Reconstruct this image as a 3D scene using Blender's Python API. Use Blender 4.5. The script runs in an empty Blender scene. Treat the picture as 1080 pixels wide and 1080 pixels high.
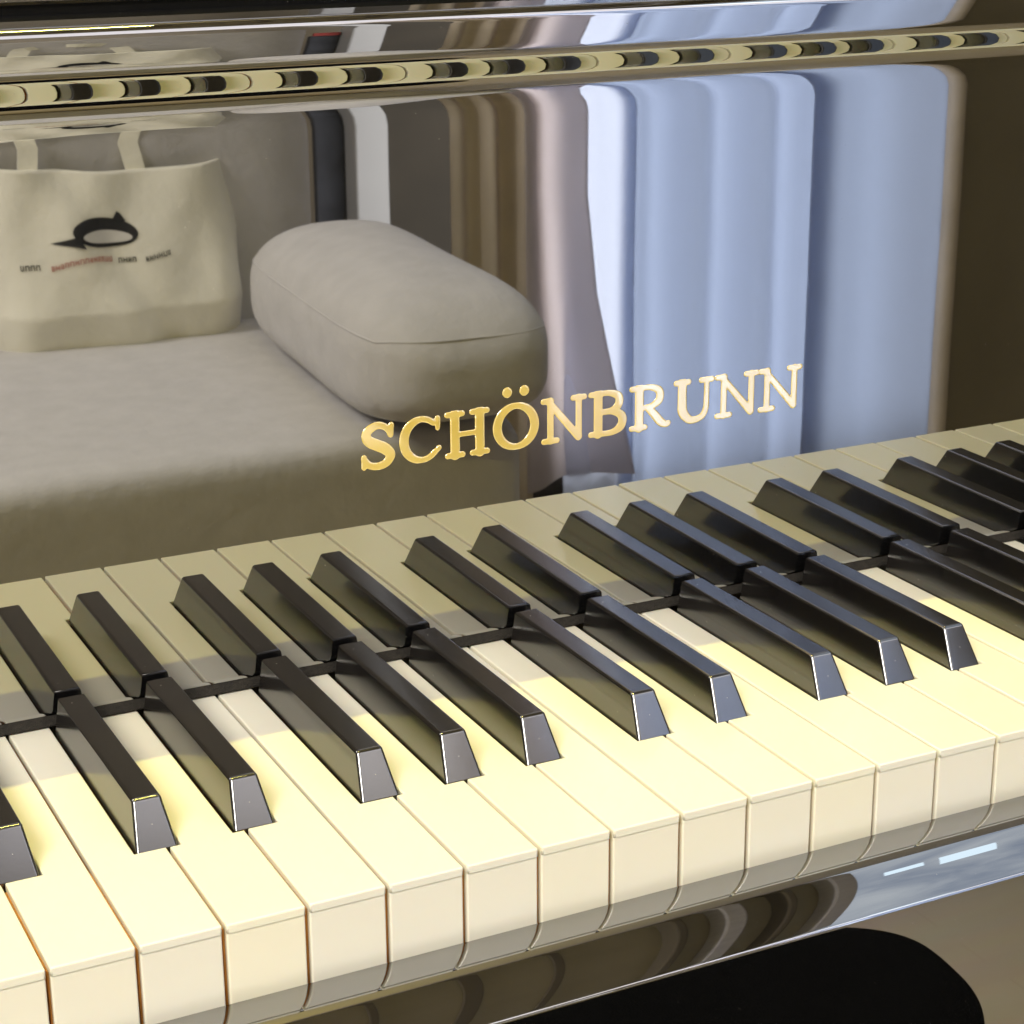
import bpy, bmesh, math, random
import numpy as np
from mathutils import Vector, Matrix
random.seed(7)
S = 0.001                      # everything below is written in millimetres
sc = bpy.context.scene
col = sc.collection

# ------------------------------------------------------------------ helpers
def link(o, parent=None, mat=None):
    col.objects.link(o)
    if parent is not None: o.parent = parent
    if mat is not None and o.type == 'MESH' and not o.data.materials: o.data.materials.append(mat)
    return o

def mesh_obj(name, verts, faces, mat=None, parent=None, smooth=False, fix=False):
    me = bpy.data.meshes.new(name)
    me.from_pydata([(x*S, y*S, z*S) for x, y, z in verts], [], faces)
    if fix:
        bm = bmesh.new(); bm.from_mesh(me); bmesh.ops.recalc_face_normals(bm, faces=bm.faces); bm.to_mesh(me); bm.free()
    me.validate(); me.update()
    if smooth:
        me.polygons.foreach_set('use_smooth', [True]*len(me.polygons))
    return link(bpy.data.objects.new(name, me), parent, mat)

def bm_obj(name, bm, mat=None, parent=None, smooth=False):
    bmesh.ops.recalc_face_normals(bm, faces=bm.faces)
    for v in bm.verts: v.co *= S
    me = bpy.data.meshes.new(name); bm.to_mesh(me); bm.free()
    if smooth: me.polygons.foreach_set('use_smooth', [True]*len(me.polygons))
    return link(bpy.data.objects.new(name, me), parent, mat)

def empty(name, loc=(0, 0, 0)):
    o = bpy.data.objects.new(name, None); col.objects.link(o)
    o.location = [c*S for c in loc]; o.empty_display_size = .02
    return o

def tag(o, label=None, cat=None, group=None, kind=None):
    if label: o['label'] = label
    if cat: o['category'] = cat
    if group: o['group'] = group
    if kind: o['kind'] = kind
    return o

def box_bm(x0, x1, y0, y1, z0, z1, bev=0, seg=3, bm=None):
    own = bm is None
    if own: bm = bmesh.new()
    vs = [bm.verts.new(p) for p in ((x0,y0,z0),(x1,y0,z0),(x1,y1,z0),(x0,y1,z0),(x0,y0,z1),(x1,y0,z1),(x1,y1,z1),(x0,y1,z1))]
    fs = [bm.faces.new([vs[i] for i in f]) for f in ((0,3,2,1),(4,5,6,7),(0,1,5,4),(1,2,6,5),(2,3,7,6),(3,0,4,7))]
    if bev:
        es = list({e for f in fs for e in f.edges})
        bmesh.ops.bevel(bm, geom=es, offset=bev, segments=seg, affect='EDGES', profile=.5)
    return bm

def box(name, x0, x1, y0, y1, z0, z1, mat, parent=None, bev=0, seg=3, smooth=False):
    return bm_obj(name, box_bm(x0, x1, y0, y1, z0, z1, bev, seg), mat, parent, smooth)

def extrude_profile(name, pts, x0, x1, mat, parent=None, sharp_deg=50):
    """closed (y,z) profile extruded along x"""
    n = len(pts); v = [(x0, y, z) for y, z in pts] + [(x1, y, z) for y, z in pts]
    f = [(i, (i+1) % n, n+(i+1) % n, n+i) for i in range(n)]
    f += [tuple(range(n-1, -1, -1)), tuple(range(n, 2*n))]
    o = mesh_obj(name, v, f, mat, parent, fix=True)
    me = o.data
    for p in me.polygons: p.use_smooth = len(p.vertices) == 4
    bm = bmesh.new(); bm.from_mesh(me)
    for e in bm.edges:
        if len(e.link_faces) == 2 and e.calc_face_angle(0) > math.radians(sharp_deg): e.smooth = False
    bm.to_mesh(me); bm.free()
    return o

# ------------------------------------------------------------------ materials
def new_mat(name):
    m = bpy.data.materials.new(name); m.use_nodes = True
    nt = m.node_tree; b = nt.nodes['Principled BSDF']
    return m, nt, b

def noise_bump(nt, b, scale, strength, dist=.0002, detail=4, tex='NOISE'):
    tc = nt.nodes.new('ShaderNodeTexCoord')
    n = nt.nodes.new('ShaderNodeTexNoise'); n.inputs['Scale'].default_value = scale; n.inputs['Detail'].default_value = detail
    bp = nt.nodes.new('ShaderNodeBump'); bp.inputs['Strength'].default_value = strength; bp.inputs['Distance'].default_value = dist
    nt.links.new(tc.outputs['Object'], n.inputs['Vector']); nt.links.new(n.outputs['Fac'], bp.inputs['Height'])
    nt.links.new(bp.outputs['Normal'], b.inputs['Normal'])
    return tc, n, bp

def simple(name, colr, rough=.5, ior=1.5, metal=0, bump=None, var=None, sss=0):
    m, nt, b = new_mat(name)
    b.inputs['Base Color'].default_value = (*colr, 1); b.inputs['Roughness'].default_value = rough
    b.inputs['IOR'].default_value = ior; b.inputs['Metallic'].default_value = metal
    if bump: noise_bump(nt, b, *bump)
    if var:          # (scale, amount) mottled colour
        tc = nt.nodes.new('ShaderNodeTexCoord'); n = nt.nodes.new('ShaderNodeTexNoise')
        n.inputs['Scale'].default_value = var[0]; n.inputs['Detail'].default_value = 5
        r = nt.nodes.new('ShaderNodeValToRGB')
        r.color_ramp.elements[0].position = .3; r.color_ramp.elements[1].position = .7
        r.color_ramp.elements[0].color = (*[c*(1-var[1]) for c in colr], 1)
        r.color_ramp.elements[1].color = (*[min(1, c*(1+var[1])) for c in colr], 1)
        nt.links.new(tc.outputs['Object'], n.inputs['Vector']); nt.links.new(n.outputs['Fac'], r.inputs['Fac'])
        nt.links.new(r.outputs['Color'], b.inputs['Base Color'])
    if sss:
        b.inputs['Subsurface Weight'].default_value = sss
        b.inputs['Subsurface Radius'].default_value = (.004, .002, .001); b.inputs['Subsurface Scale'].default_value = .5
    return m

M = {}
def lacquer(name, ior, rough):
    m, nt, b = new_mat(name)
    b.inputs['Base Color'].default_value = (.004, .004, .004, 1)
    b.inputs['IOR'].default_value = ior
    tc = nt.nodes.new('ShaderNodeTexCoord')
    n = nt.nodes.new('ShaderNodeTexNoise'); n.inputs['Scale'].default_value = 260; n.inputs['Detail'].default_value = 3
    mr = nt.nodes.new('ShaderNodeMapRange'); mr.inputs['To Min'].default_value = rough*.6; mr.inputs['To Max'].default_value = rough*1.4
    nt.links.new(tc.outputs['Object'], n.inputs['Vector']); nt.links.new(n.outputs['Fac'], mr.inputs['Value'])
    nt.links.new(mr.outputs['Result'], b.inputs['Roughness'])
    n2 = nt.nodes.new('ShaderNodeTexNoise'); n2.inputs['Scale'].default_value = 14; n2.inputs['Detail'].default_value = 1
    bp = nt.nodes.new('ShaderNodeBump'); bp.inputs['Strength'].default_value = .25; bp.inputs['Distance'].default_value = .0001
    nt.links.new(tc.outputs['Object'], n2.inputs['Vector']); nt.links.new(n2.outputs['Fac'], bp.inputs['Height'])
    nt.links.new(bp.outputs['Normal'], b.inputs['Normal'])
    return m
M['lacquer'] = lacquer('black_piano_lacquer', 3.7, .010)
M['ivory'] = simple('ivory_plastic', (.76, .73, .59), .16, 1.5, var=(9, .012), bump=(500, .05, .00005, 3), sss=.15)
def ivory_detail(m):
    nt = m.node_tree; b = nt.nodes['Principled BSDF']; L_ = nt.links
    src = b.inputs['Base Color'].links[0].from_socket
    oi = nt.nodes.new('ShaderNodeObjectInfo'); hs = nt.nodes.new('ShaderNodeHueSaturation')
    mr = nt.nodes.new('ShaderNodeMapRange'); mr.inputs['To Min'].default_value = .955; mr.inputs['To Max'].default_value = 1.02
    ms = nt.nodes.new('ShaderNodeMapRange'); ms.inputs['To Min'].default_value = .85; ms.inputs['To Max'].default_value = 1.2
    L_.new(oi.outputs['Random'], mr.inputs['Value']); L_.new(mr.outputs['Result'], hs.inputs['Value'])
    L_.new(oi.outputs['Random'], ms.inputs['Value']); L_.new(ms.outputs['Result'], hs.inputs['Saturation'])
    L_.new(src, hs.inputs['Color']); L_.new(hs.outputs['Color'], b.inputs['Base Color'])
    tc = nt.nodes.new('ShaderNodeTexCoord'); n = nt.nodes.new('ShaderNodeTexNoise'); n.inputs['Scale'].default_value = 70; n.inputs['Detail'].default_value = 6
    r = nt.nodes.new('ShaderNodeMapRange'); r.inputs['From Min'].default_value = .35; r.inputs['From Max'].default_value = .7
    r.inputs['To Min'].default_value = .13; r.inputs['To Max'].default_value = .20
    L_.new(tc.outputs['Object'], n.inputs['Vector']); L_.new(n.outputs['Fac'], r.inputs['Value']); L_.new(r.outputs['Result'], b.inputs['Roughness'])
ivory_detail(M['ivory'])
def dust(m, scale=620, amount=.03, size=.08, colr=(.35, .33, .28)):
    nt = m.node_tree; b = nt.nodes['Principled BSDF']; L_ = nt.links
    tc = nt.nodes.new('ShaderNodeTexCoord'); v = nt.nodes.new('ShaderNodeTexVoronoi'); v.inputs['Scale'].default_value = scale
    L_.new(tc.outputs['Object'], v.inputs['Vector'])
    lt = nt.nodes.new('ShaderNodeMath'); lt.operation = 'LESS_THAN'; lt.inputs[1].default_value = size; L_.new(v.outputs['Distance'], lt.inputs[0])
    sep = nt.nodes.new('ShaderNodeSeparateColor'); L_.new(v.outputs['Color'], sep.inputs['Color'])
    l2 = nt.nodes.new('ShaderNodeMath'); l2.operation = 'LESS_THAN'; l2.inputs[1].default_value = amount; L_.new(sep.outputs[0], l2.inputs[0])
    mu = nt.nodes.new('ShaderNodeMath'); mu.operation = 'MULTIPLY'; L_.new(lt.outputs[0], mu.inputs[0]); L_.new(l2.outputs[0], mu.inputs[1])
    mx = nt.nodes.new('ShaderNodeMixRGB'); mx.inputs['Color1'].default_value = b.inputs['Base Color'].default_value; mx.inputs['Color2'].default_value = (*colr, 1)
    L_.new(mu.outputs[0], mx.inputs['Fac']); L_.new(mx.outputs['Color'], b.inputs['Base Color'])
dust(M['lacquer'])
M['keywood'] = simple('key_wood', (.78, .34, .07), .6, var=(120, .12))
M['ebony'] = simple('black_key_plastic', (.006, .0052, .0048), .15, 2.35, bump=(900, .07, .00005, 3))
dust(M['ebony'], 700, .05, .12)
M['felt'] = simple('grey_felt', (.020, .017, .013), .95, bump=(1800, .9, .0006, 4), var=(700, .35))
M['matte_black'] = simple('matte_black', (.006, .006, .006), .7)
def gold():
    m, nt, b = new_mat('polished_brass')
    b.inputs['Base Color'].default_value = (1.0, .73, .12, 1); b.inputs['Metallic'].default_value = .4
    b.inputs['Roughness'].default_value = .3; b.inputs['Coat Weight'].default_value = 1; b.inputs['Coat IOR'].default_value = 4.2; b.inputs['Coat Roughness'].default_value = .02
    noise_bump(nt, b, 900, .10, .00005, 2)
    return m
M['gold'] = gold()
M['fabric'] = simple('beige_upholstery', (.64, .625, .615), .9, bump=(55, .55, .003, 9), var=(30, .05))
M['fabric_back'] = simple('grey_upholstery', (.62, .605, .62), .9, bump=(55, .5, .003, 9), var=(22, .05))
M['canvas'] = simple('raw_cotton_canvas', (.90, .87, .75), .9, bump=(40, .6, .004, 8), var=(14, .07))
M['ink'] = simple('black_print', (.012, .012, .014), .7)
M['redink'] = simple('red_print', (.45, .12, .10), .7)
M['whiteprint'] = simple('white_print', (.72, .70, .66), .8)
M['velvet'] = simple('black_velvet', (.0015, .0015, .0015), 1.0, 1.05, bump=(900, .6, .0008, 4))
M['tan_cloth'] = simple('taupe_curtain_cloth', (.66, .58, .48), .9, bump=(300, .4, .001, 4), var=(12, .08))
M['brown_wood'] = simple('dark_brown_door', (.03, .024, .016), .85, var=(8, .2))
M['white_paint'] = simple('white_paint', (.34, .34, .35), .6, var=(8, .03))
M['wall'] = simple('wall_paint', (.30, .26, .20), .85, bump=(90, .3, .001, 4), var=(3, .05))
M['brownwall'] = simple('brown_wall_paint', (.27, .23, .145), .85, bump=(90, .3, .001, 4), var=(3, .12))
M['ceiling'] = simple('ceiling_paint', (.33, .29, .19), .9, var=(2.5, .10))
M['strip_tone'] = simple('added_strip_paint', (.15, .125, .085), .8)
M['darkcloth'] = simple('dark_cloth', (.03, .032, .04), .9, var=(20, .4))
M['redcloth'] = simple('dark_red_cloth', (.22, .03, .025), .9, var=(40, .3))

def wood_floor():
    m, nt, b = new_mat('oak_floor')
    tc = nt.nodes.new('ShaderNodeTexCoord'); mp = nt.nodes.new('ShaderNodeMapping'); mp.inputs['Scale'].default_value = (1.2, 7, 1)
    br = nt.nodes.new('ShaderNodeTexBrick'); br.inputs['Scale'].default_value = 1
    br.inputs['Color1'].default_value = (.50, .41, .25, 1); br.inputs['Color2'].default_value = (.52, .425, .26, 1); br.inputs['Mortar'].default_value = (.47, .37, .22, 1)
    br.inputs['Mortar Size'].default_value = .001
    n = nt.nodes.new('ShaderNodeTexNoise'); n.inputs['Scale'].default_value = 4; n.inputs['Detail'].default_value = 8
    mx = nt.nodes.new('ShaderNodeMixRGB'); mx.blend_type = 'MULTIPLY'; mx.inputs['Fac'].default_value = .25
    L = nt.links
    L.new(tc.outputs['Object'], mp.inputs['Vector']); L.new(mp.outputs['Vector'], br.inputs['Vector']); L.new(mp.outputs['Vector'], n.inputs['Vector'])
    L.new(br.outputs['Color'], mx.inputs['Color1']); L.new(n.outputs['Color'], mx.inputs['Color2']); L.new(mx.outputs['Color'], b.inputs['Base Color'])
    b.inputs['Roughness'].default_value = .4
    return m
M['floor'] = wood_floor()

def sheer(name, colr, trans, fac=.8):
    m = bpy.data.materials.new(name); m.use_nodes = True; nt = m.node_tree; nt.nodes.clear()
    out = nt.nodes.new('ShaderNodeOutputMaterial'); mix = nt.nodes.new('ShaderNodeMixShader'); mix.inputs['Fac'].default_value = fac
    d = nt.nodes.new('ShaderNodeBsdfDiffuse'); t = nt.nodes.new('ShaderNodeBsdfTranslucent')
    d.inputs['Color'].default_value = (*colr, 1); t.inputs['Color'].default_value = (*trans, 1)
    nt.links.new(d.outputs[0], mix.inputs[1]); nt.links.new(t.outputs[0], mix.inputs[2]); nt.links.new(mix.outputs[0], out.inputs['Surface'])
    return m
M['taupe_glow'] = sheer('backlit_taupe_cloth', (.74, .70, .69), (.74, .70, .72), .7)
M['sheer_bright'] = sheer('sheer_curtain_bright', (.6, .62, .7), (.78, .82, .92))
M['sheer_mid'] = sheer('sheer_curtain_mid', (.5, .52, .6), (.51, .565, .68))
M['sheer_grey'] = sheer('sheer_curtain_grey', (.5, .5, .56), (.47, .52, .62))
def emit(name, colr, st):
    m = bpy.data.materials.new(name); m.use_nodes = True; nt = m.node_tree; nt.nodes.clear()
    out = nt.nodes.new('ShaderNodeOutputMaterial'); e = nt.nodes.new('ShaderNodeEmission')
    e.inputs['Color'].default_value = (*colr, 1); e.inputs['Strength'].default_value = st
    nt.links.new(e.outputs[0], out.inputs['Surface']); return m
M['daylight'] = emit('daylit_window_pane', (.98, .96, .93), 7.2)
M['glowpanel'] = emit('blue_glow_panel', (.50, .66, 1.0), 1.3)  # bluish glow of the added overhead panel
def glow_var(m, c1, c2, sc1=.9):
    nt = m.node_tree; e = next(n for n in nt.nodes if n.type == 'EMISSION')
    tc = nt.nodes.new('ShaderNodeTexCoord'); mp = nt.nodes.new('ShaderNodeMapping'); mp.inputs['Scale'].default_value = (1.6, 1.1, 1)
    n = nt.nodes.new('ShaderNodeTexNoise'); n.inputs['Scale'].default_value = sc1; n.inputs['Detail'].default_value = 4; n.inputs['Distortion'].default_value = 1.2
    r = nt.nodes.new('ShaderNodeValToRGB'); r.color_ramp.elements[0].position = .36; r.color_ramp.elements[1].position = .66
    r.color_ramp.elements[0].color = (*c1, 1); r.color_ramp.elements[1].color = (*c2, 1)
    nt.links.new(tc.outputs['Object'], mp.inputs['Vector']); nt.links.new(mp.outputs['Vector'], n.inputs['Vector'])
    nt.links.new(n.outputs['Fac'], r.inputs['Fac']); nt.links.new(r.outputs['Color'], e.inputs['Color'])
glow_var(M['glowpanel'], (.34, .42, .58), (.85, .92, 1.0), 1.6)
M['glowpanel_hot'] = emit('blue_glow_panel_bright', (.72, .88, 1.0), 3.0)

# ------------------------------------------------------------------ the piano
P = 23.5; L = 144.45; XL, XR = -15*P, 37*P
piano = tag(empty('upright_piano', (258, 0, -730)),
            'glossy black upright piano with open keyboard and brass lettering on its fallboard', 'piano')
PO = (-258, 0, 730)
class PartRoot:               # a part parented to an Empty keeps its world placement through its location
    pass
def to_piano(o, parent=None):
    o.parent = parent or piano
    if parent is None: o.location = [c*S for c in PO]
    return o

# white keys -------------------------------------------------------
PAT = 'CDEFGAB'
def letter_of(i):             # i = white key between boundary i and i+1 ; boundary 11 is E|F
    return PAT[(3 + (i-11)) % 7]
OFF = {'C': -2.9, 'D': 2.9, 'F': -4.2, 'G': 0, 'A': 4.2}     # black key right of this white, offset from the boundary
blacks = {}
for i in range(-15, 37):
    l = letter_of(i)
    if l in OFF and i+1 < 37: blacks[i+1] = (i+1)*P + OFF[l]
GAP = .6; BW = 6.9; YT = -L + 49.6
def white_key(i):
    x0, x1 = i*P+GAP, (i+1)*P-GAP
    xl = blacks[i]+BW if i in blacks else x0
    xr = blacks[i+1]-BW if i+1 in blacks else x1
    o = [(x0, -L)]; o.append((x1, -L))
    if xr != x1: o += [(x1, YT), (xr, YT)]
    o += [(xr, 3), (xl, 3)]
    if xl != x0: o += [(xl, YT), (x0, YT)]
    bm = bmesh.new()
    vs = [bm.verts.new((x, y, 0)) for x, y in o]
    f = bm.faces.new(vs); bm.normal_update()
    if f.normal.z < 0: f.normal_flip()
    r = bmesh.ops.extrude_face_region(bm, geom=[f])
    for v in r['geom']:
        if isinstance(v, bmesh.types.BMVert): v.co.z = -2.6
    bm.normal_update(); bmesh.ops.recalc_face_normals(bm, faces=bm.faces)
    top = [e for e in bm.edges if all(abs(v.co.z) < 1e-6 for v in e.verts) and not all(v.co.y > 0 for v in e.verts)]
    front_v = [e for e in bm.edges if all(v.co.y < -L+.1 for v in e.verts) and abs(e.verts[0].co.x-e.verts[1].co.x) < .01]
    bmesh.ops.bevel(bm, geom=top+front_v, offset=.55, segments=3, affect='EDGES', profile=.5, clamp_overlap=True)
    # front plate
    box_bm(x0+.05, x1-.05, -L+.38, -L+3, -26, -1.6, .5, 3, bm)
    # subtle individual differences of height
    o = bm_obj('white_key', bm, M['ivory'])
    me = o.data
    for p in me.polygons: p.use_smooth = p.area < 4e-6
    to_piano(o)
    dz = random.uniform(-.22, .12); o.location.z += dz*S
    o.rotation_euler.z = random.uniform(-.0008, .0008)*0
    # wooden body below
    bmw = bmesh.new(); a = -.3
    vs = [bmw.verts.new((x, y, -2.7)) for x, y in ((x0+a, -L+3.1), (x1-a, -L+3.1), (x1-a, YT-.4), (xr-.3, YT-.4), (xr-.3, 3), (xl+.3, 3), (xl+.3, YT-.4), (x0+a, YT-.4))]
    f = bmw.faces.new(vs); r = bmesh.ops.extrude_face_region(bmw, geom=[f])
    for v in r['geom']:
        if isinstance(v, bmesh.types.BMVert): v.co.z = -38
    bmesh.ops.remove_doubles(bmw, verts=bmw.verts, dist=.001)
    w = bm_obj('key_body', bmw, M['keywood'], o)
    return o
for i in range(-15, 37): white_key(i)

# black keys: one mesh, copied --------------------------------------
def black_mesh():
    bm = bmesh.new()
    yb, yf, yt = -2.6, -94.0, -86.0
    B, T = 6.2, 4.25
    pts = {'fbl': (-B, yf, -.6), 'fbr': (B, yf, -.6), 'ftl': (-T, yt, 12.4), 'ftr': (T, yt, 12.4),
           'bbl': (-B, yb, -.6), 'bbr': (B, yb, -.6), 'btl': (-T, yb, 11.8), 'btr': (T, yb, 11.8)}
    v = {k: bm.verts.new(p) for k, p in pts.items()}
    F = [('fbl','fbr','ftr','ftl'), ('bbl','btl','btr','bbr'), ('fbl','ftl','btl','bbl'), ('fbr','bbr','btr','ftr'), ('ftl','ftr','btr','btl'), ('fbl','bbl','bbr','fbr')]
    for f in F: bm.faces.new([v[k] for k in f])
    bmesh.ops.recalc_face_normals(bm, faces=bm.faces)
    def E(a, b): return next(e for e in v[a].link_edges if e.other_vert(v[a]) == v[b])
    es = [E('ftl','btl'), E('ftr','btr'), E('ftl','ftr'), E('fbl','ftl'), E('fbr','ftr'), E('btl','btr')]
    bmesh.ops.bevel(bm, geom=es, offset=1.0, segments=5, affect='EDGES', profile=.5)
    n0 = len(bm.verts)
    box_bm(-5.6, 5.6, yf+.6, yb-.3, -16, -.7, 0, 1, bm)
    bmesh.ops.recalc_face_normals(bm, faces=bm.faces)
    for w in bm.verts: w.co *= S
    for e in bm.edges:
        if len(e.link_faces) == 2 and e.calc_face_angle(0) > math.radians(42): e.smooth = False
    me = bpy.data.meshes.new('black_key'); bm.to_mesh(me); bm.free()
    me.polygons.foreach_set('use_smooth', [True]*len(me.polygons))
    me.materials.append(M['ebony'])
    return me
bme = black_mesh()
for k, x in blacks.items():
    o = bpy.data.objects.new('black_key', bme); col.objects.link(o); o.parent = piano
    o.location = ((x+PO[0])*S, 0, (PO[2]+random.uniform(-.15, .15))*S)
    wn = o.modifiers.new('wn', 'WEIGHTED_NORMAL'); wn.keep_sharp = True; wn.weight = 90

# key bed below the keys, felt strip at the back ---------------------
to_piano(box('key_bed', XL-60, XR+60, -150, 60, -100, -40, M['matte_black']))
to_piano(box('felt_strip', XL, XR, .6, 12, .35, 5.2, M['felt'], bev=.8, seg=2))

# fallboard with its cove and nose -----------------------------------
def interp(x, xs, ys): return float(np.interp(x, xs, ys))
zs = [5, 186, 189, 191.7, 193.3, 194.6, 196, 198.0, 198.9, 199.8, 200.8, 202.4, 204.0, 205.0, 205.9, 207.2, 208.8, 210, 214, 217.5]
ph = [0, 0,   .6,  2.1,   3.6,   7,     13,  19,    24,    30.2,  32.5,    33.3,  32.5,  30.2,  24,    13,    5,     3.2, 2,  .7]
prof = [(1.0, 4.6), (.35, 4.8), (0, 5.6)]
y = 0; z = 5.6
prof += [(0, 6.2), (0, 7.5), (0, 90), (0, 178), (0, 179.5), (0, 180)]
z = 180
while z < 217.5:
    dz = .25; a = math.radians(interp(z, zs, ph)); y -= math.tan(a)*dz; z += dz; prof.append((y, z))
Rn = 4.0
yc, zc = y+Rn, z
for k in range(1, 19):
    a = math.radians(k*5); prof.append((yc-Rn*math.cos(a), zc+Rn*math.sin(a)))
ytop, ztop = prof[-1]
prof += [(20, ztop), (21, ztop-1), (21, 5.6), (20, 4.6)]
fb = to_piano(extrude_profile('fallboard', prof, XL-8, XR+8, M['lacquer'], sharp_deg=40))
print('nose', yc-Rn, ztop)

# upper case of the piano
to_piano(box('shelf', XL-60, XR+60, 21.5, 62, 205, 214, M['matte_black']))
to_piano(box('upper_panel', XL-60, XR+60, 62, 82, 190, 320, M['lacquer'], bev=2))
to_piano(box('lid', XL-90, XR+90, 62, 380, 320.5, 342, M['lacquer'], bev=4))
for x0, x1 in ((XL-60, XL-9), (XR+9, XR+60)):
    to_piano(box('key_block', x0, x1, -146, 20, -39, 30, M['lacquer'], bev=5))
for x0, x1 in ((XL-90, XL-61), (XR+61, XR+90)):
    to_piano(box('side_panel', x0, x1, -185, 380, -730, 60, M['lacquer'], bev=4))
    to_piano(box('side_panel', x0, x1, 83, 380, 60.5, 319.5, M['lacquer'], bev=4))
to_piano(box('lower_panel', XL-60, XR+60, 90, 110, -700, -101, M['lacquer'], bev=3))

# keyslip: rounded nosing in front of the keys
R = 41.0; y0, z0 = -147.2, -22.0
sp = [(y0, -60), (y0, -22.6), (y0-.3, -22.1), (y0-.8, z0)]
yy_, zz_ = y0-.8, z0
while yy_ > -174.0:
    d_ = (y0-.8)-yy_
    a = math.radians(interp(d_, [0, 12.4, 12.9, 26.0], [0, 15.5, 24.5, 37])); st_ = .4
    yy_ -= st_*math.cos(a); zz_ -= st_*math.sin(a); sp.append((yy_, zz_))
ye, ze = sp[-1]
r2 = 1.1                       # small round-over into the vertical face
cx_, cz_ = ye + r2*math.sin(math.radians(40)), ze - r2*math.cos(math.radians(40))
for k in range(1, 11):
    a = math.radians(40+k*5); sp.append((cx_-r2*math.sin(a), cz_+r2*math.cos(a)))
yf = sp[-1][0]
sp += [(yf, sp[-1][1]-.5), (yf, sp[-1][1]-2), (yf, -116), (yf, -118), (yf+2, -120), (y0, -120)]
ks = to_piano(extrude_profile('keyslip', sp, XL-60, XR+60, M['lacquer'], sharp_deg=30))
print('keyslip face', yf)

# brass letters (signed distance field -> bevelled relief) -----------
H = 16.4
def seg(x0, y0, r0, x1, y1, r1): return [(x0, y0, r0, x1, y1, r1)]
def path(pts, n=8, closed=False):
    P_ = [np.array(p, float) for p in pts]; out = []
    m = len(P_)
    cnt = m if closed else m-1
    for i in range(cnt):
        p0 = P_[(i-1) % m] if closed or i > 0 else P_[0]; p1 = P_[i]; p2 = P_[(i+1) % m]
        p3 = P_[(i+2) % m] if closed or i+2 < m else P_[-1]
        for k in range(n):
            t = k/n; out.append(.5*((2*p1)+(-p0+p2)*t+(2*p0-5*p1+4*p2-p3)*t*t+(-p0+3*p1-3*p2+p3)*t**3))
    if not closed: out.append(P_[-1])
    else: out.append(out[0])
    return [(a[0], a[1], a[2], b[0], b[1], b[2]) for a, b in zip(out[:-1], out[1:])]
def ell(cx, cy, rx, ry, a0, a1, rf, n=40):
    pts = []
    for k in range(n+1):
        a = math.radians(a0+(a1-a0)*k/n); pts.append((cx+rx*math.cos(a), cy+ry*math.sin(a), rf(a)))
    return [(a[0], a[1], a[2], b[0], b[1], b[2]) for a, b in zip(pts[:-1], pts[1:])]
TH, TN, SE = 1.62, 1.12, .92
def serif(x, y, hw): return seg(x-hw, y, SE, x+hw, y, SE)
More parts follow.
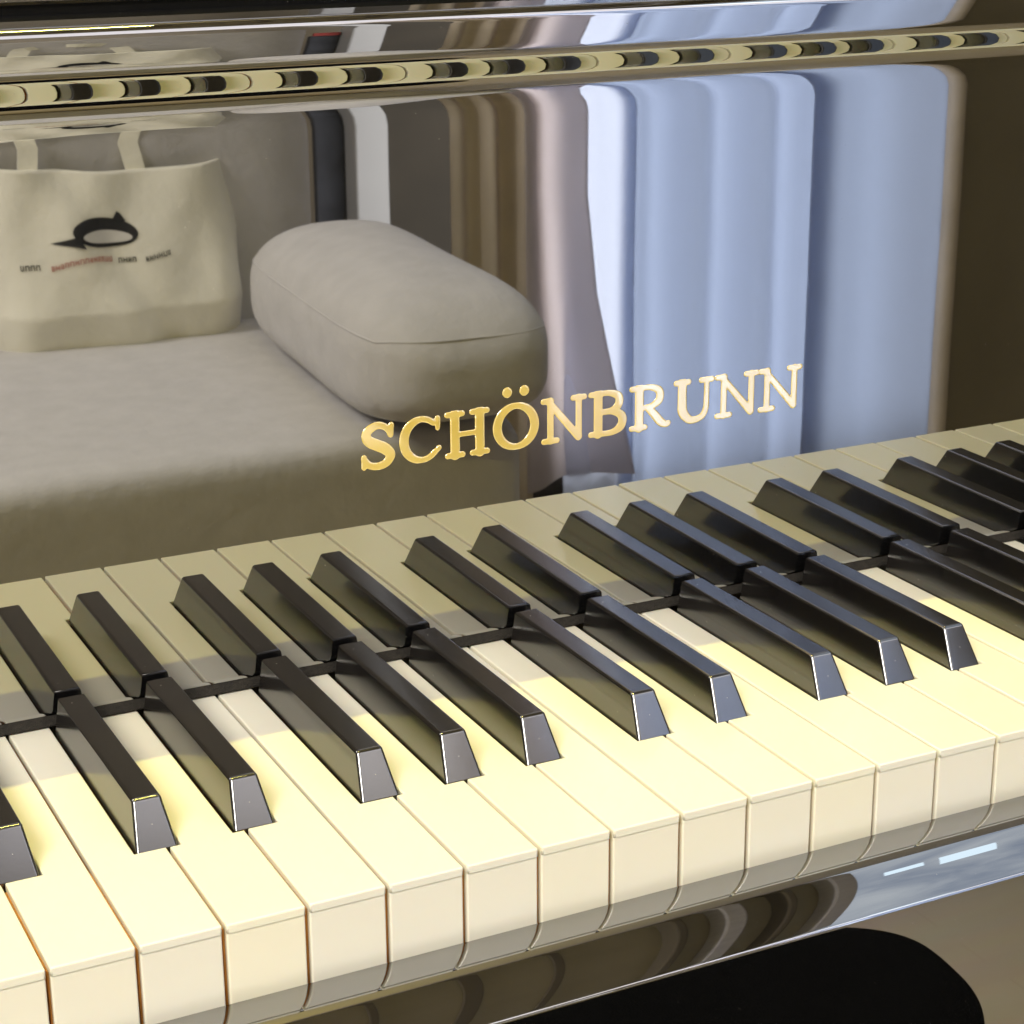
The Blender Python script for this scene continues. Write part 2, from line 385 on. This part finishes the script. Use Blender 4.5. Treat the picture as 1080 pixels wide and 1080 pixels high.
def glyph(c, w):
    b, t = SE, H-SE
    if c == 'S':
        return path([(.86*w, 11.6, .7), (.80*w, 13.6, .85), (.60*w, 15.2, .95), (.38*w, 15.0, 1.15), (.17*w, 13.0, 1.35), (.22*w, 10.4, 1.55), (.45*w, 8.6, 1.7), (.70*w, 7.0, 1.7),
                     (.86*w, 4.6, 1.45), (.74*w, 2.0, 1.2), (.50*w, 1.1, 1.05), (.26*w, 1.6, .95), (.12*w, 3.4, .85), (.08*w, 4.6, .7)]) + \
               seg(.88*w, 11.4, .75, .90*w, 14.9, .9) + seg(.08*w, 4.8, .75, .08*w, 1.3, .9)
    if c == 'C':
        return ell(.53*w, H/2, .44*w, H/2-1.0, 48, 318, lambda a: .85+.68*max(0, -math.cos(a))) + \
               seg(.93*w, 11.6, .75, .93*w, 14.9, .95) + seg(.86*w, 3.2, .75, .96*w, 4.5, .8)
    if c == 'H':
        return seg(.22*w, b, TH, .22*w, t, TH) + seg(.78*w, b, TH, .78*w, t, TH) + seg(.2*w, H*.5, .8, .8*w, H*.5, .8) + \
               serif(.22*w, b, .17*w) + serif(.22*w, t, .17*w) + serif(.78*w, b, .17*w) + serif(.78*w, t, .17*w)
    if c == 'O':
        return ell(.5*w, H/2, .5*w-1.35, H/2-.85, 0, 360, lambda a: .85+.65*abs(math.cos(a)), 60) + \
               seg(.5*w-3.3, 20.6, 1.75, .5*w-3.3, 20.62, 1.75) + seg(.5*w+3.3, 20.6, 1.75, .5*w+3.3, 20.62, 1.75)
    if c == 'N':
        return seg(.19*w, b, TN, .19*w, t, TN) + seg(.15*w, t-.3, 1.1, .83*w, 1.2, 1.3) + seg(.84*w, 1.1, TN, .84*w, t, TN) + \
               serif(.19*w, b, .15*w) + serif(.12*w, t, .09*w) + serif(.84*w, t, .13*w)
    if c == 'B':
        return seg(.24*w, b, TH, .24*w, t, TH) + serif(.18*w, b, .14*w) + serif(.18*w, t, .14*w) + \
               path([(.24*w, t, .8), (.55*w, t, .85), (.80*w, t-1.6, 1.25), (.80*w, 10.8, 1.3), (.60*w, 8.9, .9), (.24*w, 8.7, .75)]) + \
               path([(.24*w, 8.7, .75), (.62*w, 8.6, .9), (.89*w, 6.6, 1.35), (.88*w, 3.0, 1.4), (.64*w, .9, .9), (.24*w, .8, .8)])
    if c == 'R':
        return seg(.22*w, b, TH, .22*w, t, TH) + serif(.20*w, b, .17*w) + serif(.16*w, t, .13*w) + \
               path([(.22*w, t, .8), (.50*w, t, .85), (.72*w, t-1.7, 1.25), (.72*w, 10.4, 1.3), (.52*w, 8.4, .9), (.22*w, 8.1, .75)]) + \
               path([(.42*w, 8.2, .9), (.58*w, 5.6, 1.3), (.76*w, 2.2, 1.3), (.90*w, .95, .85), (.97*w, 1.3, .7)])
    if c == 'U':
        return path([(.21*w, t, TH), (.21*w, 8, TH), (.23*w, 4.4, TH), (.38*w, 1.5, 1.25), (.55*w, 1.0, 1.0), (.74*w, 2.2, .95), (.82*w, 5.0, .9), (.83*w, 9, .88), (.83*w, t, .88)]) + \
               serif(.21*w, t, .16*w) + serif(.83*w, t, .14*w)
BOLD = .16
def sdf(segs, X, Y):
    D = np.full(X.shape, 1e3)
    for x0, y0, r0, x1, y1, r1 in segs:
        dx, dy = x1-x0, y1-y0; q = dx*dx+dy*dy+1e-9
        t = np.clip(((X-x0)*dx+(Y-y0)*dy)/q, 0, 1)
        d = np.hypot(X-x0-t*dx, Y-y0-t*dy)-(r0+t*(r1-r0)+BOLD)
        k = .35; h = np.clip(.5+.5*(D-d)/k, 0, 1)
        D = D*(1-h)+d*h-k*h*(1-h)*(np.abs(D-d) < k)
    return D
def letter(c, xa, xb, zbase):
    w = xb-xa; segs = glyph(c, w); st = .2
    hh = 23.2 if c == 'O' else H+.6
    gx = np.arange(-1, w+1, st); gy = np.arange(-.8, hh, st)
    X, Y = np.meshgrid(gx, gy); D = sdf(segs, X, Y)
    gyv, gxv = np.gradient(D, st); g = np.hypot(gxv, gyv)+1e-6
    near = (np.abs(D) < st*.75)
    Xs = np.where(near, X-D*gxv/g**2, X); Ys = np.where(near, Y-D*gyv/g**2, Y)
    D2 = np.where(near, 0, D)
    T = np.clip(-D2/.28, 0, 1); Z = .05+.12*np.sqrt(1-(1-T)**2)
    ins = D2 <= 0
    idx = -np.ones(X.shape, int); verts = []
    for j, i in zip(*np.nonzero(ins)):
        idx[j, i] = len(verts); verts.append((xa+Xs[j, i], -Z[j, i], zbase+Ys[j, i]))
    faces = []
    for j in range(X.shape[0]-1):
        for i in range(X.shape[1]-1):
            q = [idx[j, i], idx[j, i+1], idx[j+1, i+1], idx[j+1, i]]
            q = [a for a in q if a >= 0]
            if len(q) >= 3: faces.append(tuple(q))
    # rim down to the board
    edges = {}
    for f in faces:
        for a, b_ in zip(f, f[1:]+f[:1]): edges[(a, b_)] = 1
    n0 = len(verts); low = {}
    for (a, b_) in list(edges):
        if (b_, a) not in edges:
            for v in (a, b_):
                if v not in low: low[v] = len(verts); verts.append((verts[v][0], -.01, verts[v][2]))
            faces.append((b_, a, low[a], low[b_]))
    o = mesh_obj('brass_letter', verts, faces, M['gold'], None, smooth=True, fix=True)
    o.parent = fb
    o['label'] = 'raised brass capital letter ' + c if c != 'O' else 'raised brass capital letter O with two dots above'
    return o
for c, xa, xb in (('S',148.2,160.7),('C',162.6,177.6),('H',179.3,196.1),('O',197.8,215.0),('N',216.6,233.9),('B',235.4,250.1),('R',252.1,268.5),('U',270.1,286.7),('N',287.8,306.1),('N',306.6,325.0)):
    letter(c, xa, xb, 71.3)

# ------------------------------------------------------------------ room seen in the lacquer (real y is negative)
tag(box('floor', -2500, 3200, -3200, 700, -760, -730, M['floor']), kind='structure')
tag(box('ceiling', -2500, 3200, -3200, 700, 1700, 1730, M['ceiling']), kind='structure')
tag(box('back_wall', -2500, 3200, -2700, -2660, -730, 1700, M['wall']), kind='structure')
tag(box('side_wall', 3000, 3040, -2659, 700, -730, 1700, M['brownwall']), kind='structure')
tag(box('piano_wall', -2500, 3000, 420, 450, -730, 1700, M['wall']), kind='structure')

# sofa
def sculpt(name, cx, cy, cz, hx, hy, hz, mat, parent, nx=3.5, ny=3.5, nz=3.0, res=28, crown=0, rot=0, lump=0, seed=0):
    """soft cushion: superellipsoid grown from a subdivided cube"""
    bm = bmesh.new(); bmesh.ops.create_cube(bm, size=2)
    bmesh.ops.subdivide_edges(bm, edges=bm.edges, cuts=res, use_grid_fill=True)
    rnd = random.Random(seed); ks = [(rnd.uniform(1, 4), rnd.uniform(1, 4), rnd.uniform(0, 6), rnd.uniform(-1, 1)) for _ in range(5)]
    for v in bm.verts:
        x, y_, z_ = v.co
        s = (abs(x)**nx+abs(y_)**ny+abs(z_)**nz)**(-1/((nx+ny+nz)/3))
        x, y_, z_ = x*s, y_*s, z_*s
        px, py, pz = x*hx, y_*hy, z_*hz
        if crown and z_ > 0: pz += crown*(1-x*x)*(1-abs(y_)**4)
        for a, b_, c_, d_ in ks: pz += lump*d_*math.sin(a*x*2+b_*y_*2+c_)*.4
        cr, sr = math.cos(rot), math.sin(rot)
        v.co = (cx+px*cr-py*sr, cy+px*sr+py*cr, cz+pz)
    return bm_obj(name, bm, mat, parent, smooth=True)
sofa = tag(empty('sofa', (200, -1600, -730)), 'beige fabric sofa with a plump rounded armrest cushion, reflected in the fallboard', 'sofa')
def at_sofa(o): o.parent = sofa; o.location = (-.2, 1.6, .73); return o
at_sofa(box('seat_base', -890, 826, -1840, -1232, -700, -640, M['fabric'], bev=14, seg=4, smooth=True))
at_sofa(sculpt('seat_cushion', -35, -1530, -470, 871, 318, 172, M['fabric'], None, 30, 20, 18, lump=1.0, seed=3, crown=6))
at_sofa(sculpt('backrest', -30, -1900, -120, 862, 110, 300, M['fabric_back'], None, 16, 5, 8, lump=2, seed=5))
ARM = dict(cx=765, cy=-1440, cz=-234, hx=111, hy=292, hz=60, nx=3.6, ny=5, nz=3.3, crown=32, rot=math.radians(5))
arm = at_sofa(sculpt('armrest', ARM['cx'], ARM['cy'], ARM['cz'], ARM['hx'], ARM['hy'], ARM['hz'], M['fabric'], None, ARM['nx'], ARM['ny'], ARM['nz'], crown=ARM['crown'], rot=ARM['rot'], lump=1.5, seed=9, res=36))
# piping seam round the armrest
def tube(name, pts, r, mat, parent=None, n=8):
    cu = bpy.data.curves.new(name, 'CURVE'); cu.dimensions = '3D'; cu.bevel_depth = r*S; cu.bevel_resolution = 3
    sp_ = cu.splines.new('POLY'); sp_.points.add(len(pts)-1)
    for q, p in zip(sp_.points, pts): q.co = (p[0]*S, p[1]*S, p[2]*S, 1)
    o = bpy.data.objects.new(name, cu); col.objects.link(o)
    dg = bpy.context.evaluated_depsgraph_get(); me = bpy.data.meshes.new_from_object(o.evaluated_get(dg))
    col.objects.unlink(o); bpy.data.objects.remove(o)
    o = bpy.data.objects.new(name, me); me.materials.clear(); me.materials.append(mat)
    me.polygons.foreach_set('use_smooth', [True]*len(me.polygons))
    return link(o, parent)
seam = []
for k in range(241):
    a = 2*math.pi*k/240; qx, qy = math.cos(a), math.sin(a); mm = max(abs(qx), abs(qy)); x, y_, z_ = qx/mm, qy/mm, .62
    e = (ARM['nx']+ARM['ny']+ARM['nz'])/3
    sc_ = (abs(x)**ARM['nx']+abs(y_)**ARM['ny']+abs(z_)**ARM['nz'])**(-1/e)
    x, y_, z_ = x*sc_, y_*sc_, z_*sc_
    pz = z_*ARM['hz']+ARM['crown']*(1-x*x)*(1-abs(y_)**4)
    px, py = x*ARM['hx'], y_*ARM['hy']; cr, sr = math.cos(ARM['rot']), math.sin(ARM['rot'])
    seam.append((ARM['cx']+px*cr-py*sr, ARM['cy']+px*sr+py*cr, ARM['cz']+pz))
sm = tube('piping', seam, 1.2, M['fabric']); sm.parent = arm
for x in (-860, 790):
    for y_ in (-1290, -1960):
        at_sofa(box('leg', x-25, x+25, y_-25, y_+25, -730, -701, M['brown_wood']))

# tote bag leaning on the backrest
def bag_front(x, z):            # y of the cloth front at x,z
    u = (x-390)/310; v = (z+300)/235
    lean = -1712 - 75*v
    w = 6*math.sin(9*u+5*v+1)*v + 5*math.sin(17*u-7*v) * (.3+v)*.8 + 9*math.exp(-((u-.12-.45*(1-v))/.10)**2) - 8*math.exp(-((u-.28-.4*(1-v))/.07)**2)
    edge = 26*(max(0, abs(u-.5)*2-.72)/.28)**2
    low = -30*max(0, 1-v/.2)
    return lean + w - edge*1.0 + 20*(1-(2*u-1)**4)*.8 + low
bag = tag(empty('tote_bag', (545, -1730, -300)), 'cream canvas tote bag with a black bird print, standing on the sofa seat', 'bag')
def at_bag(o): o.parent = bag; o.location = (-.545, 1.73, .3); return o
NX, NZ = 70, 56
bv = []; bf = []
for side in (0, 1):
    for j in range(NZ+1):
        for i in range(NX+1):
            u = i/NX; v = j/NZ
            wl = 390-6*math.sin(v*3); wr = 700 + 16*v + 8*math.exp(-((v-.72)/.12)**2) - 6*math.exp(-((v-.4)/.2)**2)
            x = wl+(wr-wl)*u; topz = -95+4*math.sin(u*7+1)+12*(1-u)
            z_ = -299+(topz+299)*v
            yf_ = bag_front(x, z_)
            y_ = yf_ if side == 0 else yf_-38*(1-abs(2*u-1)**3)*(1-.75*v)-2
            bv.append((x, y_, z_))
def gid(s, j, i): return s*(NZ+1)*(NX+1)+j*(NX+1)+i
for s in (0, 1):
    for j in range(NZ):
        for i in range(NX):
            bf.append((gid(s,j,i), gid(s,j,i+1), gid(s,j+1,i+1), gid(s,j+1,i)))
for j in range(NZ):
    for i in (0, NX): bf.append((gid(0,j,i), gid(0,j+1,i), gid(1,j+1,i), gid(1,j,i)))
for i in range(NX):
    bf.append((gid(0,0,i), gid(0,0,i+1), gid(1,0,i+1), gid(1,0,i)))
    bf.append((gid(0,NZ,i), gid(0,NZ,i+1), gid(1,NZ,i+1), gid(1,NZ,i)))
at_bag(mesh_obj('bag_body', bv, bf, M['canvas'], None, smooth=True, fix=True))
def strap(xa, xb, ztop, yoff, w=24):
    pts = []
    n = 40
    for k in range(n+1):
        t = k/n
        if t < .33: x, z_ = xa+(t/.33)*14, -120+(ztop-12+120)*(t/.33)
        elif t > .67: q = (1-t)/.33; x, z_ = xb-q*14, -120+(ztop-12+120)*q
        else:
            q = (t-.33)/.34; x = xa+14+(xb-xa-28)*q; z_ = ztop-12+14*math.sin(q*math.pi)
        yy = bag_front(min(max(x, 395), 690), min(z_, -90))+yoff - max(0, z_+90)*.28
        pts.append((x, yy, z_))
    v, f = [], []
    for k, p in enumerate(pts):
        a = pts[max(0, k-1)]; b_ = pts[min(n, k+1)]
        d = Vector((b_[0]-a[0], 0, b_[2]-a[2])).normalized(); nrm = Vector((-d.z, 0, d.x))
        for s_, dy in ((-w/2, 0), (w/2, 0), (w/2, -2.5), (-w/2, -2.5)): v.append((p[0]+nrm.x*s_, p[1]+dy, p[2]+nrm.z*s_))
    for k in range(n):
        for e in range(4): f.append((4*k+e, 4*k+(e+1) % 4, 4*k+4+(e+1) % 4, 4*k+4+e))
    return at_bag(mesh_obj('handle', v, f, M['canvas'], None, smooth=False, fix=True))
strap(440, 585, -24, -8)
strap(452, 575, -36, -34)
# prints (flat ink laid on the cloth)
def ink(name, poly, mat, off=1.0):
    """poly in bag units (x,z); fan of small quads so that the ink follows the cloth"""
    bm = bmesh.new(); vs = [bm.verts.new((x, 0, z_)) for x, z_ in poly]; f = bm.faces.new(vs)
    bmesh.ops.triangulate(bm, faces=bm.faces)
    for _ in range(2): bmesh.ops.subdivide_edges(bm, edges=bm.edges, cuts=1, use_grid_fill=False)
    for v in bm.verts: v.co.y = bag_front(v.co.x, v.co.z)+off
    return at_bag(bm_obj(name, bm, mat, None, smooth=True))
def E2(cx, cz, rx, rz, rot=0, n=36, a0=0, a1=360):
    r = []
    for k in range(n):
        a = math.radians(a0+(a1-a0)*k/n); x, z_ = rx*math.cos(a), rz*math.sin(a)
        r.append((cx+x*math.cos(rot)-z_*math.sin(rot), cz+x*math.sin(rot)+z_*math.cos(rot)))
    return r
ink('bird_print', E2(527, -160, 41, 17, -.12), M['ink'], 1.2)
ink('bird_beak_print', [(460, -167), (488, -161), (490, -153), (500, -175), (486, -171)], M['ink'], 1.8)
ink('bird_tuft_print', [(538, -147), (545, -137), (549, -140), (555, -149), (545, -150)], M['ink'], 1.8)
ink('bird_belly_print', E2(529, -165, 31, 7.5, -.10), M['whiteprint'], 2.6)
# a line of tiny lettering under the bird: words too small to read
def word(x0, x1, mat, zc):
    bm = bmesh.new(); x = x0
    rr = random.Random(int(x0))
    while x < x1-3:
        w = rr.choice((3.2, 4.0, 4.6)); z_ = zc((x-x0)/(x1-x0))
        for (a, b_, c, d) in ((0, 1.1, 0, 6), (w-1.1, w, 0, 6), (0, w, rr.choice((0, 2.4, 4.9)), 1.1)):
            xs = (x+a, x+b_ if (a or b_ < w) else x+w); zz = z_+c
            hh = d
            vs = [bm.verts.new((p, bag_front(p, q)+1.3, q)) for p, q in ((xs[0], zz), (xs[1], zz), (xs[1], zz+hh), (xs[0], zz+hh))]
            bm.faces.new(vs)
        x += w+1.5
    at_bag(bm_obj('lettering_print', bm, mat, None))
word(423, 449, M['ink'], lambda t: -197)
word(458, 534, M['redink'], lambda t: -199+8*math.sin(t*2.6))
word(540, 562, M['ink'], lambda t: -197)
word(572, 604, M['ink'], lambda t: -197+6*t)

# curtains and what hangs on the back wall
def curtain(name, x0, x1, y, z0_, z1_, mat, folds, amp, label, lean=0, ph0=0, taper=0, flare=0, cat='curtain', group=None):
    nx, nz = max(40, int(folds*14)), 16
    v, f = [], []
    for s_ in (0, 1):
        for j in range(nz+1):
            t = j/nz; z_ = z0_+(z1_-z0_)*t
            for i in range(nx+1):
                u = i/nx
                xa, xb = x0+taper*(1-t), x1+flare*max(0, (-230-z_)/380)**1.2
                x = xa+(xb-xa)*u+lean*(1-t)
                yy = y+amp*math.sin(u*folds*2*math.pi+ph0)+amp*.35*math.sin(u*folds*5.1+2+t*.8)
                v.append((x, yy-3*s_, z_))
    W = nx+1; N1 = W*(nz+1)
    for s_ in (0, 1):
        for j in range(nz):
            for i in range(nx):
                a = s_*N1+j*W+i; f.append((a, a+1, a+W+1, a+W))
    for j in range(nz):
        for i in (0, nx): a = j*W+i; f.append((a, a+W, N1+a+W, N1+a))
    for i in range(nx):
        for j in (0, nz): a = j*W+i; f.append((a, a+1, N1+a+1, N1+a))
    o = mesh_obj(name, v, f, mat, None, smooth=True, fix=True)
    return tag(o, label, cat, group)
curtain('curtain', 1062, 1196, -1912, -690, 1640, M['tan_cloth'], 2.7, 14, 'taupe curtain gathered in tight folds beside the dark door')
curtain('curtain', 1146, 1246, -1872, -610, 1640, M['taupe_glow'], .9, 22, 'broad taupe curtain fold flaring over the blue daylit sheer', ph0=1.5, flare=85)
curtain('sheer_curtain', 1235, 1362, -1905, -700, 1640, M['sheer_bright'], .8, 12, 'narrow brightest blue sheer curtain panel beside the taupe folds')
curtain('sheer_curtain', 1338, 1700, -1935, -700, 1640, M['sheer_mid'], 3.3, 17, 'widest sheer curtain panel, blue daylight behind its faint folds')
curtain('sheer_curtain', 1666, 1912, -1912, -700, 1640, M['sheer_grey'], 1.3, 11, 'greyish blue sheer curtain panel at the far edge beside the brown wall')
win = tag(empty('window', (1550, -1990, -700)), 'tall daylit window behind the blue sheer curtains', 'window')
def at_win(o): o.parent = win; o.location = (-1.55, 1.99, .7); return o
at_win(box('pane', 1150, 1930, -2002, -1996, -690, 1600, M['daylight']))
at_win(box('frame', 1110, 1149, -2010, -1975, -700, 1640, M['brown_wood'], bev=3))
at_win(box('hem_shade_block', 1110, 1330, -1974, -1940, -700, -610, M['brown_wood'], bev=3))  # added dark block for the shade below the curtain hem
at_win(box('frame', 1931, 1960, -2010, -1985, -700, 1640, M['white_paint'], bev=3))
tag(box('drape', 1906, 1934, -1935, -1880, -700, 1640, M['tan_cloth'], bev=12, smooth=True), 'slim taupe drape edge closing the blue sheers at their far side', 'curtain')
tag(box('wall_panel', 1937, 2990, -1975, -1925, -730, 1700, M['brownwall']), 'plain brown wall panel filling the far right of the reflection', 'wall')
dr = tag(empty('door', (1200, -2400, -730)), 'dark brown door leaf with a white frame edge, between sofa and curtains', 'door')
def at_dr(o): o.parent = dr; o.location = (-1.2, 2.4, .73); return o
at_dr(box('door_leaf', 1172, 1330, -2440, -2410, -730, 1400, M['brown_wood'], bev=2))
at_dr(box('door_frame', 1112, 1171, -2440, -2380, -730, 1420, M['white_paint'], bev=4))
hang = tag(box('wall_hanging', 1060, 1111, -2440, -2425, -700, -135, M['darkcloth'], bev=3), 'narrow dark cloth hanging with a dark red top beside the sofa back', 'wall hanging')
rp = box('red_panel', 1062, 1109, -2426, -2420, -134, -100, M['redcloth'], bev=2); rp.parent = hang

# black padded bench in front of the keyslip (seen mirrored in its face)
bench = tag(empty('piano_bench', (150, -395, -730)), 'black velvet padded bench with rounded end, mirrored under the keyslip', 'bench')
def at_bench(o): o.parent = bench; o.location = (-.15, .395, .73); return o
YM = yf
def bench_pad():
    v, f = [], []; n = 96
    yc_ = 2*YM-68; b1, b2 = 58, 92
    def ring(sc_, z_):
        r = []
        for k in range(n):
            a = 2*math.pi*k/n; cxr = 352; a_ = 118*sc_ if True else 0
            x = (cxr if math.cos(a) > 0 else -70)+a_*math.copysign(abs(math.cos(a))**.9, math.cos(a))
            s_ = math.sin(a); yy = (yc_-b1*0) + (b2 if s_ > 0 else b1)*sc_*math.copysign(abs(s_)**.9, s_)
            r.append((x, yy, z_))
        return r
    rings = [ring(.0, -228), ring(.5, -228), ring(.8, -229), ring(.93, -233), ring(.985, -240), ring(1, -250), ring(1, -285), ring(.97, -295), ring(.0, -296)]
    for r in rings: v += r
    for k in range(len(rings)-1):
        for i in range(n): f.append((k*n+i, k*n+(i+1) % n, (k+1)*n+(i+1) % n, (k+1)*n+i))
    return mesh_obj('seat_pad', v, f, M['velvet'], None, smooth=True, fix=True)
at_bench(bench_pad())
for x in (-130, 400):
    for y_ in (2*YM-105, 2*YM-15): at_bench(box('leg', x-14, x+14, y_-14, y_+14, -730, -296, M['matte_black'], bev=2))

# glowing panel added high on the right to tint the keyslip blue
rw = tag(empty('added_glow_panel', (1500, -300, 1690)), 'added bluish glowing panel above the right end of the keyboard, mirrored in the keyslip', 'window')
def at_rw(o): o.parent = rw; o.location = (-1.5, .3, -1.69); return o
for xx, ww, mt in ((1030, 16, 'strip_tone'), (1100, 30, 'fabric_back'), (1190, 14, 'strip_tone'), (1262, 34, 'fabric_back')):
    at_rw(box('mirrored_bar', xx, xx+ww, -1300, 380, 1650, 1699, M[mt], bev=4))  # added bars, put in for the curved bands mirrored in the keyslip
for xx, ww in ((430, 12), (520, 22), (640, 12), (760, 26), (880, 14)):
    tag(box('added_ceiling_strip', xx, xx+ww, -2600, 400, 1694, 1699, M['strip_tone'], bev=2), kind='structure')  # strips added for the dark curves they mirror into the keyslip
at_rw(box('pane', 1300, 2900, -1300, 415, 1690, 1696, M['glowpanel']))  # glowing bluish sheet of the added panel
at_rw(box('bright_glow_patch', 1360, 1420, -190, -130, 1682, 1688, M['glowpanel_hot']))  # brighter patches added for the highlights on the keyslip
at_rw(box('bright_glow_patch', 1450, 1540, -250, -130, 1682, 1688, M['glowpanel_hot']))
at_rw(box('bright_glow_patch', 1420, 1560, -1280, -900, 1682, 1688, M['glowpanel_hot']))

# ------------------------------------------------------------------ lights
def area(name, loc, target, sx, sy, power, colr, spread=180):
    l = bpy.data.lights.new(name, 'AREA'); l.shape = 'RECTANGLE'; l.size = sx*S; l.size_y = sy*S; l.energy = power; l.color = colr
    l.spread = math.radians(spread)
    o = bpy.data.objects.new(name, l); col.objects.link(o); o.location = [c*S for c in loc]
    d = (Vector(target)-Vector(loc)).normalized()
    zax = -d; xax = Vector((1, 0, 0)); yax = zax.cross(xax).normalized(); xax = yax.cross(zax)
    o.rotation_euler = Matrix((xax, yax, zax)).transposed().to_euler()
    return o
area('lamp_light', (30, 150, 1380), (30, -80, 0), 800, 12, 15, (1, .87, .20))
area('key_front_fill', (1150, -1650, 1560), (1000, -1500, 0), 1700, 1300, 15, (.97, .94, 1.0))  # unseen fill, added to brighten the fronts of the black keys
lampo = tag(box('strip_lamp', -380, 440, 140, 160, 1384, 1410, M['white_paint'], bev=3), 'slim strip lamp above the piano, glinting on the fallboard edge', 'lamp')
area('room_light', (-900, -1300, 1600), (100, -900, -200), 1300, 900, 116, (1, .94, .87))

w = bpy.data.worlds.new('World'); sc.world = w; w.use_nodes = True
w.node_tree.nodes['Background'].inputs['Color'].default_value = (.9, .85, .8, 1); w.node_tree.nodes['Background'].inputs['Strength'].default_value = .35

# ------------------------------------------------------------------ camera (solved from the key corners)
cx, cy, cz, a, b_, c_, f = -90.8211, -594.8049, 268.6368, .460966, .320277, -.0073931, 2096.963
fw = Vector((math.sin(a)*math.cos(b_), math.cos(a)*math.cos(b_), -math.sin(b_)))
r = Vector((math.cos(a), -math.sin(a), 0)); u = r.cross(fw)
r2_ = r*math.cos(c_)+u*math.sin(c_); u2 = -r*math.sin(c_)+u*math.cos(c_)
cam = bpy.data.cameras.new('camera'); co = bpy.data.objects.new('camera', cam); col.objects.link(co)
co.matrix_world = Matrix.Translation(Vector((cx, cy, cz))*S) @ Matrix((r2_, u2, -fw)).transposed().to_4x4()
cam.sensor_width = 36; cam.lens = f/1080*36; cam.clip_start = .01; cam.clip_end = 50
cam.dof.use_dof = True; cam.dof.focus_distance = .66; cam.dof.aperture_fstop = 75
sc.camera = co
sc.view_settings.view_transform = 'Standard'; sc.view_settings.look = 'None'; sc.view_settings.gamma = 1; sc.view_settings.use_curve_mapping = False
sc.view_settings.exposure = 0
try:
    sc.cycles.max_bounces = 10; sc.cycles.glossy_bounces = 6
except Exception: pass
